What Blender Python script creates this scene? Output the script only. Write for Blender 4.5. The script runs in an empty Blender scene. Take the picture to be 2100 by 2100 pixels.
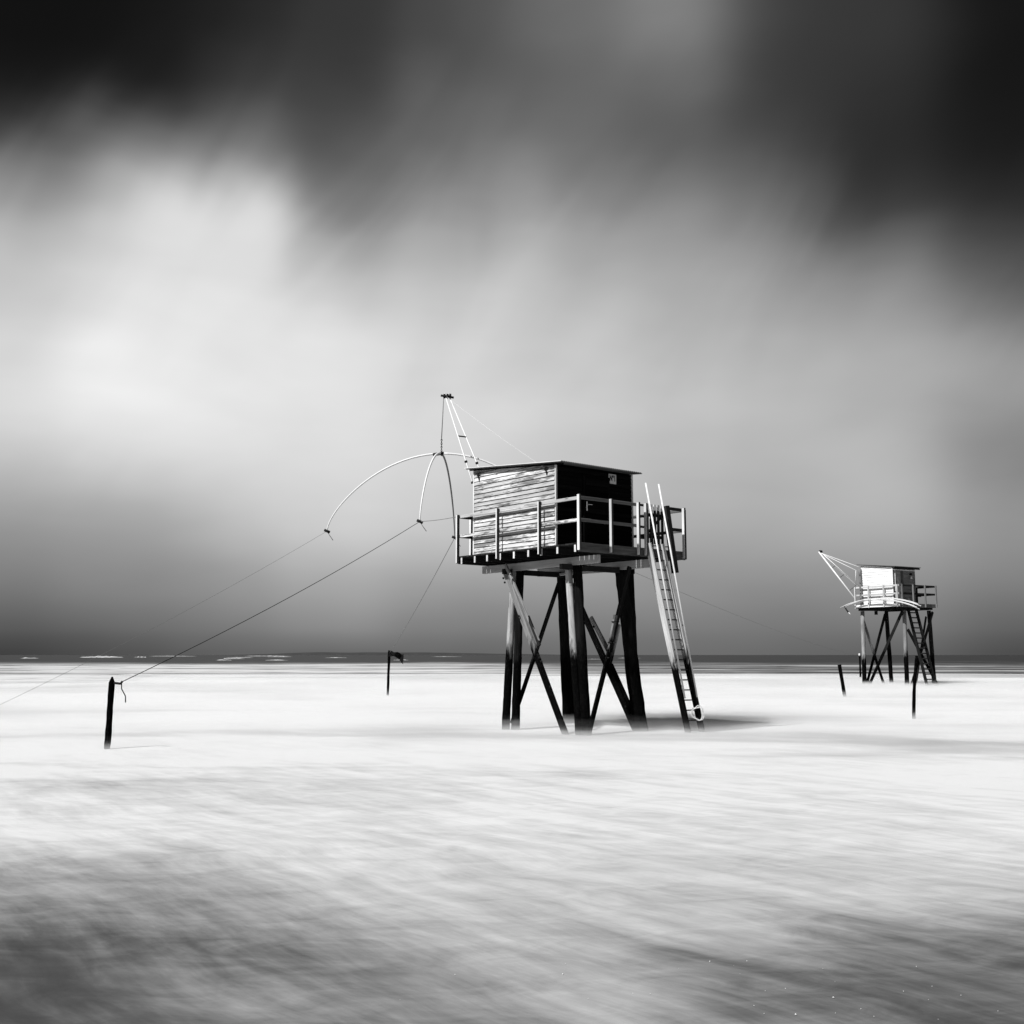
import bpy, bmesh, math, random
from mathutils import Vector, Matrix, noise
from math import radians, sin, cos, pi, sqrt

random.seed(11)
scene = bpy.context.scene
col = scene.collection

# ------------------------------------------------------------------ camera
cam_d = bpy.data.cameras.new('camera')
cam_d.sensor_width = 36.0
cam_d.lens = 36.0 * 2220 / 2100
cam_d.clip_start = 0.1
cam_d.clip_end = 60000
cam = bpy.data.objects.new('camera', cam_d)
cam.location = (0, 0, 1.66)
cam.rotation_euler = (radians(90 + 7.5186), 0, 0)
col.objects.link(cam)
scene.camera = cam

# ------------------------------------------------------------------ sun and sky
SUN_EL = radians(50)
SUN_DIR = Vector((-0.774, -0.633, 0)).normalized()            # horizontal direction towards the sun
sun_vec = SUN_DIR * cos(SUN_EL) + Vector((0, 0, sin(SUN_EL)))
sd = bpy.data.lights.new('sun', 'SUN')
sd.energy = 5.0
sd.angle = radians(1.2)
sd.color = (1.0, 1.0, 1.0)
sun = bpy.data.objects.new('sun', sd)
sun.rotation_euler = (-sun_vec).to_track_quat('-Z', 'Y').to_euler()
col.objects.link(sun)

world = bpy.data.worlds.new('World')
scene.world = world
world.use_nodes = True


class NT:
    """small helper to wire node trees"""
    def __init__(s, tree):
        s.t = tree
        s.n = tree.nodes
        s.n.clear()

    def add(s, typ, inputs=None, **props):
        nd = s.n.new(typ)
        for k, v in props.items():
            setattr(nd, k, v)
        for k, v in (inputs or {}).items():
            s.set(nd, k, v)
        return nd

    def set(s, nd, k, v):
        sock = nd.inputs[k]
        if isinstance(v, bpy.types.NodeSocket):
            s.t.links.new(v, sock)
        elif isinstance(v, bpy.types.Node):
            s.t.links.new(v.outputs[0], sock)
        else:
            sock.default_value = v

    def math(s, op, a, b=0.0, c=None, clamp=False):
        ins = {0: a, 1: b}
        if c is not None:
            ins[2] = c
        return s.add('ShaderNodeMath', ins, operation=op, use_clamp=clamp).outputs[0]

    def smooth(s, v, a, b, lo=0.0, hi=1.0):
        return s.add('ShaderNodeMapRange', {0: v, 1: a, 2: b, 3: lo, 4: hi}, interpolation_type='SMOOTHSTEP').outputs[0]

    def lin(s, v, a, b, lo=0.0, hi=1.0):
        return s.add('ShaderNodeMapRange', {0: v, 1: a, 2: b, 3: lo, 4: hi}).outputs[0]

    def mixf(s, f, a, b):
        return s.add('ShaderNodeMix', {0: f, 2: a, 3: b}, data_type='FLOAT').outputs[0]

    def noise(s, vec, scale, detail=4, rough=0.55, dist=0.0, lac=2.0):
        return s.add('ShaderNodeTexNoise', {'Vector': vec, 'Scale': scale, 'Detail': detail, 'Roughness': rough,
                                            'Distortion': dist, 'Lacunarity': lac}).outputs[0]

    def mapping(s, vec, scale=(1, 1, 1), rot=(0, 0, 0), loc=(0, 0, 0)):
        return s.add('ShaderNodeMapping', {'Vector': vec, 'Scale': scale, 'Rotation': rot, 'Location': loc}).outputs[0]


def lin_of(srgb):
    return srgb / 12.92 if srgb <= 0.04045 else ((srgb + 0.055) / 1.055) ** 2.4


def build_sky():
    k = NT(world.node_tree)
    tc = k.add('ShaderNodeTexCoord')
    gen = tc.outputs['Generated']
    sep = k.add('ShaderNodeSeparateXYZ', {0: gen})
    X, Y, Z = sep.outputs
    az0 = k.math('DEGREES', k.math('ARCTAN2', X, Y))
    el0 = k.math('DEGREES', k.math('ARCSINE', Z))
    # wisps combed by the wind, rising to the right
    aa = k.add('ShaderNodeCombineXYZ', {0: az0, 1: el0}).outputs[0]
    comb = k.add('ShaderNodeVectorRotate', {'Vector': aa, 'Angle': radians(-52)}, rotation_type='Z_AXIS').outputs[0]
    wisp = k.noise(k.mapping(comb, scale=(.05, .15, 1), loc=(1.7, .4, 0)), 1.0, 3, .45, .5)
    wisp = k.math('SUBTRACT', wisp, .5)
    # wind-drawn cloud: the cloud bands are bent by a slow noise stretched along the wind
    wind = k.mapping(gen, scale=(2.2, 2.2, 4.2), rot=(0, radians(-32), radians(10)))
    w1 = k.math('SUBTRACT', k.noise(wind, 1.5, 3, 0.48, 0.3), 0.5)
    w2 = k.math('SUBTRACT', k.noise(k.mapping(wind, loc=(7, 3, 1)), 2.2, 3, 0.48, 0.35), 0.5)
    amp = k.smooth(el0, 1.0, 14.0, 0.0, 1.0)
    az = k.math('ADD', az0, k.math('MULTIPLY', k.math('MULTIPLY', w1, 3.5), amp))
    el = k.math('ADD', el0, k.math('MULTIPLY', k.math('ADD', k.math('MULTIPLY', w2, 2.5), k.math('MULTIPLY', wisp, -3.6)), amp))
    cols = [
        (-24.96, [29.1, 27.7, 26.2, 24.7, 23.1, 21.5, 20.3, 18.3, 16.2, 14.1, 12.0, 9.8, 7.6, 5.2, 2.9, 1.2, 0.3],
         [0.06, 0.08, 0.15, 0.25, 0.45, 0.58, 0.7, 0.76, 0.81, 0.85, 0.85, 0.77, 0.64, 0.55, 0.45, 0.33, 0.25]),
        (-21.58, [29.8, 28.4, 26.8, 25.2, 23.6, 22.0, 20.8, 18.7, 16.6, 14.5, 12.3, 10.0, 7.7, 5.3, 2.9, 1.3, 0.3],
         [0.065, 0.08, 0.15, 0.46, 0.63, 0.68, 0.78, 0.84, 0.87, 0.93, 0.91, 0.84, 0.68, 0.57, 0.5, 0.38, 0.3]),
        (-19.00, [30.2, 28.8, 27.2, 25.6, 24.0, 22.4, 21.1, 19.0, 16.8, 14.7, 12.5, 10.2, 7.9, 5.4, 3.0, 1.3, 0.3],
         [0.09, 0.1, 0.14, 0.32, 0.58, 0.85, 0.87, 0.87, 0.89, 0.9, 0.93, 0.86, 0.74, 0.57, 0.52, 0.41, 0.33]),
        (-16.10, [30.7, 29.2, 27.6, 26.0, 24.3, 22.7, 21.4, 19.3, 17.1, 14.9, 12.7, 10.3, 8.0, 5.5, 3.0, 1.3, 0.3],
         [0.11, 0.15, 0.19, 0.33, 0.45, 0.76, 0.88, 0.89, 0.91, 0.91, 0.92, 0.88, 0.78, 0.61, 0.53, 0.44, 0.36]),
        (-13.86, [31.0, 29.5, 27.8, 26.2, 24.6, 22.9, 21.6, 19.5, 17.2, 15.1, 12.8, 10.4, 8.1, 5.6, 3.1, 1.3, 0.3],
         [0.15, 0.19, 0.25, 0.38, 0.5, 0.85, 0.9, 0.9, 0.91, 0.91, 0.91, 0.88, 0.82, 0.68, 0.58, 0.48, 0.39]),
        (-10.55, [31.3, 29.8, 28.2, 26.5, 24.9, 23.2, 21.9, 19.7, 17.5, 15.3, 13.0, 10.6, 8.2, 5.6, 3.1, 1.3, 0.3],
         [0.2, 0.21, 0.25, 0.3, 0.36, 0.48, 0.68, 0.83, 0.88, 0.89, 0.9, 0.87, 0.83, 0.74, 0.62, 0.52, 0.4]),
        (-7.95, [31.5, 30.0, 28.3, 26.7, 25.0, 23.3, 22.0, 19.9, 17.6, 15.4, 13.1, 10.6, 8.2, 5.7, 3.1, 1.3, 0.3],
         [0.21, 0.22, 0.24, 0.33, 0.42, 0.5, 0.62, 0.68, 0.8, 0.86, 0.89, 0.87, 0.83, 0.77, 0.64, 0.54, 0.41]),
        (-4.79, [31.7, 30.2, 28.5, 26.9, 25.2, 23.5, 22.2, 20.0, 17.7, 15.5, 13.1, 10.7, 8.3, 5.7, 3.1, 1.3, 0.3],
         [0.28, 0.33, 0.38, 0.4, 0.49, 0.57, 0.66, 0.75, 0.81, 0.84, 0.85, 0.84, 0.82, 0.74, 0.58, 0.48, 0.41]),
        (-1.33, [31.8, 30.2, 28.6, 26.9, 25.2, 23.5, 22.2, 20.0, 17.7, 15.5, 13.2, 10.7, 8.3, 5.7, 3.1, 1.3, 0.3],
         [0.33, 0.34, 0.4, 0.43, 0.5, 0.57, 0.64, 0.75, 0.8, 0.82, 0.83, 0.82, 0.8, 0.72, 0.56, 0.47, 0.4]),
        (1.07, [31.8, 30.2, 28.6, 26.9, 25.2, 23.5, 22.2, 20.0, 17.7, 15.5, 13.2, 10.7, 8.3, 5.7, 3.1, 1.3, 0.3],
         [0.4, 0.36, 0.38, 0.42, 0.53, 0.62, 0.67, 0.74, 0.78, 0.79, 0.81, 0.8, 0.78, 0.7, 0.56, 0.47, 0.41]),
        (3.99, [31.7, 30.2, 28.5, 26.9, 25.2, 23.5, 22.2, 20.0, 17.7, 15.5, 13.1, 10.7, 8.3, 5.7, 3.1, 1.3, 0.3],
         [0.43, 0.39, 0.4, 0.41, 0.42, 0.5, 0.62, 0.68, 0.75, 0.77, 0.8, 0.79, 0.76, 0.68, 0.55, 0.46, 0.42]),
        (8.99, [31.4, 29.9, 28.3, 26.6, 25.0, 23.3, 22.0, 19.8, 17.5, 15.3, 13.0, 10.6, 8.2, 5.6, 3.1, 1.3, 0.3],
         [0.51, 0.46, 0.38, 0.36, 0.44, 0.55, 0.57, 0.66, 0.69, 0.74, 0.77, 0.74, 0.7, 0.63, 0.54, 0.46, 0.42]),
        (13.10, [31.0, 29.6, 27.9, 26.3, 24.7, 23.0, 21.7, 19.6, 17.3, 15.1, 12.9, 10.5, 8.1, 5.6, 3.1, 1.3, 0.3],
         [0.28, 0.25, 0.24, 0.29, 0.37, 0.44, 0.5, 0.6, 0.67, 0.71, 0.72, 0.71, 0.69, 0.62, 0.53, 0.45, 0.41]),
        (15.60, [30.7, 29.3, 27.6, 26.0, 24.4, 22.8, 21.5, 19.3, 17.1, 15.0, 12.7, 10.4, 8.0, 5.5, 3.0, 1.3, 0.3],
         [0.23, 0.22, 0.22, 0.23, 0.29, 0.37, 0.44, 0.55, 0.65, 0.69, 0.71, 0.7, 0.69, 0.63, 0.52, 0.45, 0.4]),
        (19.72, [30.1, 28.7, 27.1, 25.5, 23.9, 22.3, 21.0, 18.9, 16.8, 14.7, 12.4, 10.1, 7.8, 5.4, 3.0, 1.3, 0.3],
         [0.21, 0.2, 0.18, 0.17, 0.18, 0.23, 0.28, 0.48, 0.6, 0.66, 0.66, 0.68, 0.71, 0.62, 0.53, 0.46, 0.38]),
        (24.96, [29.1, 27.7, 26.2, 24.7, 23.1, 21.5, 20.3, 18.3, 16.2, 14.1, 12.0, 9.8, 7.6, 5.2, 2.9, 1.2, 0.3],
         [0.08, 0.07, 0.08, 0.09, 0.11, 0.16, 0.2, 0.33, 0.46, 0.6, 0.6, 0.5, 0.55, 0.55, 0.46, 0.36, 0.29]),
    ]
    fac = k.math('DIVIDE', el, 45.0)

    def ramp(els, vals):
        r = k.add('ShaderNodeValToRGB', {0: fac})
        cr = r.color_ramp
        cr.interpolation = 'B_SPLINE'
        pts = sorted(zip(els, vals))
        while len(cr.elements) < len(pts):
            cr.elements.new(0.5)
        for e, (a, v) in zip(cr.elements, pts):
            e.position = min(1, a / 45.0)
        for e, (a, v) in zip(cr.elements, pts):
            l = lin_of(v)
            e.color = (l, l, l, 1)
        return k.add('ShaderNodeRGBToBW', {0: r.outputs[0]}).outputs[0]
    outs = [(a, ramp(e, v)) for a, e, v in cols]
    num = den = None
    for i, (a0, o) in enumerate(outs):
        gap = ((outs[i + 1][0] if i < 15 else a0 + 4) - (outs[i - 1][0] if i else a0 - 4)) / 2
        azc = k.math('MINIMUM', k.math('MAXIMUM', az, -26.0), 26.0)
        q = k.math('DIVIDE', k.math('SUBTRACT', azc, a0), max(1.6, .66 * gap))
        w = k.math('MULTIPLY', k.math('EXPONENT', k.math('MULTIPLY', k.math('MULTIPLY', q, q), -1.0)), gap)
        wo = k.math('MULTIPLY', w, o)
        num = wo if num is None else k.math('ADD', num, wo)
        den = w if den is None else k.math('ADD', den, w)
    cur = k.math('DIVIDE', num, den)
    # out of view the sky is darkened to cut fill, repeating the right-hand columns
    mean = [sum(lin_of(c[2][i]) for c in cols[13:]) / 3 for i in range(17)]
    back = ramp(cols[8][1], [1.055 * m ** (1 / 2.4) - .055 if m > .0031 else m * 12.92 for m in mean])
    cur = k.mixf(k.smooth(k.math('ABSOLUTE', az), 32.0, 75.0), cur, back)
    # soft streaks
    fine = k.noise(k.mapping(gen, scale=(3, 3, 9), rot=(0, radians(-35), 0)), 1.6, 3, 0.45, 0.2)
    cur = k.math('MULTIPLY', cur, k.lin(fine, 0.3, 0.7, 0.94, 1.06))
    cur = k.math('MULTIPLY', cur, k.math('ADD', 1.0, k.math('MULTIPLY', k.math('MULTIPLY', wisp, .22), amp)))
    nish = k.add('ShaderNodeTexSky', sky_type='NISHITA', sun_disc=False)
    nish.sun_elevation = SUN_EL
    nish.sun_rotation = math.atan2(SUN_DIR.x, SUN_DIR.y)
    nbw = k.add('ShaderNodeRGBToBW', {0: nish.outputs[0]}).outputs[0]
    lum = k.math('ADD', k.math('MULTIPLY', cur, 6.75), k.math('MULTIPLY', nbw, 0.004))
    cc = k.add('ShaderNodeCombineColor', {0: lum, 1: lum, 2: lum})
    bg = k.add('ShaderNodeBackground', {'Color': cc.outputs[0], 'Strength': 0.1})
    k.add('ShaderNodeOutputWorld', {'Surface': bg.outputs[0]})


build_sky()

scene.view_settings.view_transform = 'Standard'
scene.view_settings.look = 'None'
scene.view_settings.exposure = 0.6
scene.view_settings.gamma = 1.0
scene.view_settings.use_curve_mapping = False
scene.cycles.use_denoising = True
scene.cycles.max_bounces = 8
scene.cycles.diffuse_bounces = 4
scene.cycles.volume_bounces = 4

# ------------------------------------------------------------------ materials


def grey(v):
    return (v, v, v, 1)


def new_mat(name):
    m = bpy.data.materials.new(name)
    m.use_nodes = True
    return m, NT(m.node_tree)


def finish(k, base, rough, bump=None, bump_strength=0.3, bump_dist=0.01, spec=0.3, metallic=0.0):
    c = k.add('ShaderNodeCombineColor', {0: base, 1: base, 2: base})
    b = k.add('ShaderNodeBsdfPrincipled', {'Base Color': c.outputs[0], 'Roughness': rough, 'Specular IOR Level': spec,
                                           'Metallic': metallic})
    if bump is not None:
        bn = k.add('ShaderNodeBump', {'Strength': bump_strength, 'Distance': bump_dist, 'Height': bump})
        k.set(b, 'Normal', bn.outputs[0])
    k.add('ShaderNodeOutputMaterial', {'Surface': b.outputs[0]})
    return b


def wood(name, lo, hi, vary=0.25, peel=0.0, peel_dark=0.06, tide=None, tide_soft=0.25, tide_col=0.008, rough=0.8,
         along=1.4, across=26, spec=0.25):
    """timber; local x of every piece runs along the grain. lo/hi: grey of the grain.
    peel: share of bare dark wood showing through old paint; tide: height below which weed and tarring blacken it"""
    m, k = new_mat(name)
    tc = k.add('ShaderNodeTexCoord')
    oi = k.add('ShaderNodeObjectInfo')
    rnd = oi.outputs['Random']
    off = k.add('ShaderNodeCombineXYZ', {0: k.math('MULTIPLY', rnd, 37.0), 1: k.math('MULTIPLY', rnd, 11.0), 2: 0.0})
    p = k.add('ShaderNodeVectorMath', {0: tc.outputs['Object'], 1: off.outputs[0]}, operation='ADD').outputs[0]
    gr = k.noise(k.mapping(p, scale=(along, across, across)), 1.0, 6, 0.62, 0.5)
    big = k.noise(k.mapping(p, scale=(0.9, 5, 5)), 1.0, 4, 0.6, 0.3)
    v = k.lin(gr, 0.3, 0.7, lo, hi)
    v = k.math('MULTIPLY', v, k.lin(big, 0.3, 0.7, 0.78, 1.15))
    v = k.math('MULTIPLY', v, k.lin(rnd, 0, 1, 1 - vary, 1 + vary * 0.5))
    if peel > 0:
        pn = k.noise(k.mapping(p, scale=(3.2, 30, 30)), 1.0, 7, 0.7, 0.7)
        pm = k.noise(k.mapping(p, scale=(0.8, 3, 3), loc=(4, 2, 9)), 1.0, 3, 0.5, 0.2)
        t = k.math('ADD', k.math('MULTIPLY', pn, 0.65), k.math('MULTIPLY', pm, 0.45))
        t = k.math('ADD', t, k.math('MULTIPLY', k.math('SUBTRACT', rnd, 0.5), 0.10))
        e = 0.78 - peel
        f = k.smooth(t, e - 0.05, e + 0.06)
        v = k.mixf(f, v, k.math('MULTIPLY', v, peel_dark / max(lo, .01)))
        kn = k.add('ShaderNodeTexVoronoi', {'Vector': k.mapping(p, scale=(1.7, 9, 9)), 'Scale': 1.0, 'Randomness': 1.0}).outputs[0]
        v = k.math('MULTIPLY', v, k.smooth(kn, 0.05, 0.13, 0.12, 1.0))
    if tide is not None:
        g = k.add('ShaderNodeNewGeometry')
        sp = k.add('ShaderNodeSeparateXYZ', {0: g.outputs['Position']})
        tn = k.noise(k.mapping(g.outputs['Position'], scale=(9, 9, 2.2)), 1.0, 5, 0.65, 0.4)
        zz = k.math('ADD', sp.outputs[2], k.math('MULTIPLY', k.math('SUBTRACT', tn, 0.5), 1.3))
        zz = k.math('ADD', zz, k.math('MULTIPLY', k.math('SUBTRACT', rnd, 0.5), 0.35))
        f = k.smooth(zz, tide - tide_soft, tide + tide_soft)
        sp2 = k.noise(g.outputs['Position'], 60.0, 3, 0.7)
        weed = k.math('MULTIPLY', k.smooth(sp2, 0.52, 0.75, 0.5, 9.0), tide_col)
        v = k.mixf(f, weed, v)
    finish(k, v, rough, gr, 0.5, 0.006, spec)
    return m


M = {}
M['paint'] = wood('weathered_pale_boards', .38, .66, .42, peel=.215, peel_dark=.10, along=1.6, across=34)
M['shade_boards'] = wood('shade_black_boards', .003, .009, .5, along=1.2, across=30, rough=.75, spec=.0)  # near-black base paints in the shade on the door wall
M['trim'] = wood('pale_trim', .46, .66, .2, along=1.2, across=20)
M['rail'] = wood('railing_timber', .08, .17, .3, along=1.6, across=40)
M['rail_pale'] = wood('worn_pale_rail', .30, .56, .3, peel=.17, peel_dark=.07, along=1.6, across=40)
M['post_shade'] = wood('shaded_post_timber', .03, .07, .3, along=1.6, across=40, spec=.0)  # dark base stands in for the shaded faces of the posts
M['rail_dark'] = wood('dark_railing_timber', .012, .030, .3, along=1.6, across=40, spec=.0)
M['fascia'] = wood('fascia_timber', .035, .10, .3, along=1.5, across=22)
M['joist'] = wood('shaded_joist', .008, .018, .3, along=1.5, across=30, spec=.0)  # dark base paints in the shade under the deck
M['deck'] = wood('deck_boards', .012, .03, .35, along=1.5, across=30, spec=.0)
M['beam'] = wood('beam_timber', .28, .42, .2, along=1.2, across=22)
M['pile_pale'] = wood('pale_pile', .18, .46, .2, peel=.20, peel_dark=.06, tide=1.72, tide_col=.0022, along=1.5, across=16, spec=.0)
M['pile_shade'] = wood('shaded_pile', .003, .012, .4, tide=1.7, tide_col=.002, along=1.5, across=16, spec=.0)  # black base stands in for piles turned from the sun; weed lower down
M['brace'] = wood('brace_timber', .08, .28, .3, tide=1.85, tide_col=.0025, along=1.5, across=26, spec=.0)
M['brace_dark'] = wood('dark_brace_timber', .006, .025, .3, tide=1.8, tide_col=.0022, along=1.5, across=26, spec=.0)
M['stringer'] = wood('ladder_stringer', .36, .56, .15, tide=1.55, tide_soft=.22, tide_col=.003, along=1.2, across=20, spec=.0)
M['post_black'] = wood('weedy_black_post', .002, .006, .4, tide=3.0, tide_col=.002, along=2, across=20, spec=.0)
M['grey_log'] = wood('grey_log', .10, .22, .3, along=1.5, across=14)
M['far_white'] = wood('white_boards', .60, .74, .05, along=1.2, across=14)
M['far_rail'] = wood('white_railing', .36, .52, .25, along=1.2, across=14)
M['far_front'] = wood('shaded_grey_boards', .13, .21, .2, along=1.2, across=14)  # same siding as the white wall, greyed in colour as its shaded side
M['far_dark'] = wood('dark_boards', .004, .012, .2, along=1.2, across=14, spec=.05)
M['far_pile'] = wood('far_pile', .12, .28, .3, tide=1.7, tide_soft=.25, tide_col=.0025, along=1.5, across=12, spec=.0)


def plain(name, v, rough=.6, spec=.3, metallic=0.0, var=.15, scale=12.0):
    m, k = new_mat(name)
    tc = k.add('ShaderNodeTexCoord')
    n = k.noise(tc.outputs['Object'], scale, 4, .6)
    finish(k, k.lin(n, .3, .7, v * (1 - var), v * (1 + var)), rough, n, .15, .003, spec, metallic)
    return m


M['roof'] = plain('corrugated_sheet', .045, .5, .4, var=.3, scale=5)
M['pole'] = plain('galvanised_pole', .54, .45, .4, var=.06)
M['pole_shade'] = plain('shaded_pole_metal', .12, .5, .4)  # darker copy of the pole metal, for the net arm in shade
M['iron'] = plain('rusty_iron', .005, .8, .2)
M['rung'] = plain('rung_iron', .012, .6, .3)
M['steel'] = plain('bright_steel', .75, .35, .5)
M['plate'] = plain('sign_plate', .50, .6, .3, var=.2, scale=20)
M['ink'] = plain('black_paint', .006, .6, .2)
M['rope'] = plain('rope', .01, .9, .1)
M['rope_grey'] = plain('grey_rope', .16, .9, .1)
M['rope_mid'] = plain('faded_rope', .10, .9, .1)
M['rope_pale'] = plain('pale_rope', .55, .9, .1)
M['cloth'] = plain('black_cloth', .005, .95, .05)
M['shell'] = plain('shell', .45, .5, .4)
M['coast'] = plain('coast', .036, 1.0, 0.0, var=.1, scale=.01)
M['foam'] = plain('foam', .34, 1.0, 0.0, var=.2, scale=.3)


def sea_material():
    m, k = new_mat('sea_water')
    g = k.add('ShaderNodeNewGeometry')
    P = g.outputs['Position']
    sp = k.add('ShaderNodeSeparateXYZ', {0: P})
    X, Y = sp.outputs[0], sp.outputs[1]
    rad = k.math('SQRT', k.math('ADD', k.math('MULTIPLY', X, X), k.math('MULTIPLY', Y, Y)))
    # backwash drawn out along the run of the waves
    warp = k.noise(P, 0.22, 3, 0.5)
    ang = radians(51)
    run = k.add('ShaderNodeVectorRotate', {'Vector': P, 'Angle': ang}, rotation_type='Z_AXIS').outputs[0]
    run = k.add('ShaderNodeVectorMath', {0: run, 1: k.add('ShaderNodeCombineXYZ', {1: k.lin(warp, .3, .7, -.22, .22)}).outputs[0]},
                operation='ADD').outputs[0]
    s1 = k.noise(k.mapping(run, scale=(.32, 1.5, 1)), 1.0, 5, .58, 0.0)
    s2 = k.noise(k.mapping(run, scale=(.8, 4.6, 1), loc=(3, 8, 0)), 1.0, 5, .60, 0.12)
    s3 = k.noise(k.mapping(P, scale=(1.5, 2.8, 1)), 1.0, 6, .66, .8)
    big = k.noise(P, .22, 4, .55, .3)
    # how much foam the surface carries on its way in
    f = k.add('ShaderNodeValToRGB', {0: k.math('DIVIDE', Y, 24.0)})
    cr = f.color_ramp
    pts = [(0.0, .12), (.19, .31), (.25, .42), (.34, .66), (.43, .86), (.58, .95), (.75, .97), (1, 1.0)]
    while len(cr.elements) < len(pts):
        cr.elements.new(.5)
    for e, (a, v) in zip(cr.elements, pts):
        e.position = a
    for e, (a, v) in zip(cr.elements, pts):
        e.color = grey(v)
    cover = k.add('ShaderNodeRGBToBW', {0: f.outputs[0]}).outputs[0]

    def pool(cx, cy, rx, ry):
        a = k.math('DIVIDE', k.math('SUBTRACT', X, cx), rx)
        b = k.math('DIVIDE', k.math('SUBTRACT', Y, cy), ry)
        q = k.math('ADD', k.math('MULTIPLY', a, a), k.math('MULTIPLY', b, b))
        q = k.math('ADD', q, k.math('MULTIPLY', k.math('SUBTRACT', s1, .5), 1.6))
        return k.smooth(q, 0.0, 1.8, 1.0, 0.0)
    cover = k.math('SUBTRACT', cover, k.math('MULTIPLY', pool(-3.4, 7.0, 2.2, 2.6), .27))
    cover = k.math('SUBTRACT', cover, k.math('MULTIPLY', pool(-2.4, 5.1, 2.0, 1.8), .21))
    cover = k.math('SUBTRACT', cover, k.math('MULTIPLY', pool(2.9, 5.6, 1.9, 1.7), .30))
    tex = k.math('ADD', k.math('MULTIPLY', k.math('SUBTRACT', s1, .5), .42), k.math('MULTIPLY', k.math('SUBTRACT', s2, .5), .38))
    tex = k.math('ADD', tex, k.math('MULTIPLY', k.math('SUBTRACT', s3, .5), .42))
    tex = k.math('ADD', tex, k.math('MULTIPLY', k.math('SUBTRACT', big, .5), .45))
    s4 = k.noise(k.mapping(run, scale=(2.2, 17, 1), loc=(9, 1, 0)), 1.0, 4, .6, 0.0)
    tex = k.math('ADD', tex, k.math('MULTIPLY', k.math('SUBTRACT', s4, .5), .07))
    near_amp = k.smooth(rad, 9.0, 34.0, 1.3, .55)
    foam = k.math('ADD', cover, k.math('MULTIPLY', tex, near_amp))
    # thin spots between the lines of surf
    lines = k.noise(k.mapping(P, scale=(.018, .085, 1), loc=(2.3, 0.4, 0)), 1.0, 5, .55, .7)
    gap = k.math('MULTIPLY', k.smooth(lines, .44, .62), k.smooth(rad, 38, 80))
    # the trough behind the sandbar, deeper to the right
    tr = k.math('MULTIPLY', k.smooth(rad, 78, 112), k.smooth(rad, 220, 320, 1.0, 0.0))
    tr = k.math('MULTIPLY', tr, k.smooth(k.math('DIVIDE', X, rad), -.08, .10, .10, .95))
    gap = k.math('MAXIMUM', k.math('MULTIPLY', gap, .5), k.math('MULTIPLY', tr, k.smooth(lines, .30, .60, .35, 1.0)))
    foam = k.math('SUBTRACT', foam, gap)
    smoke = k.noise(k.mapping(P, scale=(.09, .20, 1), loc=(5, 1, 0)), 1.0, 5, .58, .5)
    foam = k.math('SUBTRACT', foam, k.math('MULTIPLY', k.smooth(smoke, .46, .70), k.smooth(rad, 10, 18, 0.0, .66)))
    edge = k.noise(k.mapping(P, scale=(.022, .012, 1)), 1.0, 5, .6, .5)
    far = k.math('ADD', rad, k.math('MULTIPLY', k.math('SUBTRACT', edge, .5), 300.0))
    foam = k.math('MULTIPLY', foam, k.smooth(far, 165, 290, 1.0, 0.0))
    foam = k.math('MULTIPLY', k.math('ADD', foam, k.math('SQRT', k.math('ADD', k.math('MULTIPLY', foam, foam), .035))), .5)
    foam = k.math('MULTIPLY', foam, k.smooth(far, 165, 290, 1.0, .08))
    foam = k.math('MINIMUM', foam, 1.0)
    chop = k.noise(k.mapping(P, scale=(.05, .35, 1)), 1.0, 6, .7, .4)
    water = k.lin(chop, .3, .7, .004, .030)
    base = k.mixf(foam, water, .45)
    c = k.add('ShaderNodeCombineColor', {0: base, 1: base, 2: base})
    rough = k.mixf(foam, .5, .95)
    b = k.add('ShaderNodeBsdfPrincipled', {'Base Color': c.outputs[0], 'Roughness': rough,
                                           'Specular IOR Level': k.mixf(foam, .035, .03)})
    bn = k.add('ShaderNodeBump', {'Strength': .25, 'Distance': .03, 'Height': k.math('ADD', s2, s1)})
    k.set(b, 'Normal', bn.outputs[0])
    k.add('ShaderNodeOutputMaterial', {'Surface': b.outputs[0]})
    return m


M['sea'] = sea_material()

# ------------------------------------------------------------------ object helpers


def mesh_obj(name, verts, faces, mat, parent=None, smooth=False, matrix=None):
    me = bpy.data.meshes.new(name)
    me.from_pydata([tuple(v) for v in verts], [], faces)
    me.update()
    if mat:
        me.materials.append(M[mat] if isinstance(mat, str) else mat)
    if smooth:
        me.polygons.foreach_set('use_smooth', [True] * len(me.polygons))
    o = bpy.data.objects.new(name, me)
    col.objects.link(o)
    if parent:
        o.parent = parent
    if matrix is not None:
        o.matrix_basis = matrix
    return o


def empty(name, loc=(0, 0, 0), rz=0.0):
    o = bpy.data.objects.new(name, None)
    o.location = loc
    o.rotation_euler = (0, 0, rz)
    o.empty_display_size = .3
    col.objects.link(o)
    return o


def tag(o, label=None, cat=None, group=None, kind=None):
    if label:
        o['label'] = label
    if cat:
        o['category'] = cat
    if group:
        o['group'] = group
    if kind:
        o['kind'] = kind
    return o


def L(u, v, z):
    """hut coordinates: u = away from the landing side, v = along it, z = height above the water"""
    return Vector((v, u, z))


def frame(p0, p1, up):
    p0, p1 = Vector(p0), Vector(p1)
    x = (p1 - p0)
    ln = x.length
    x.normalize()
    up = Vector(up)
    if abs(x.dot(up.normalized())) > .98:
        up = Vector((0, 1, 0)) if abs(x.y) < .9 else Vector((1, 0, 0))
    y = up.cross(x).normalized()
    z = x.cross(y)
    mt = Matrix((x, y, z)).transposed().to_4x4()
    mt.translation = p0
    return mt, ln


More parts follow.
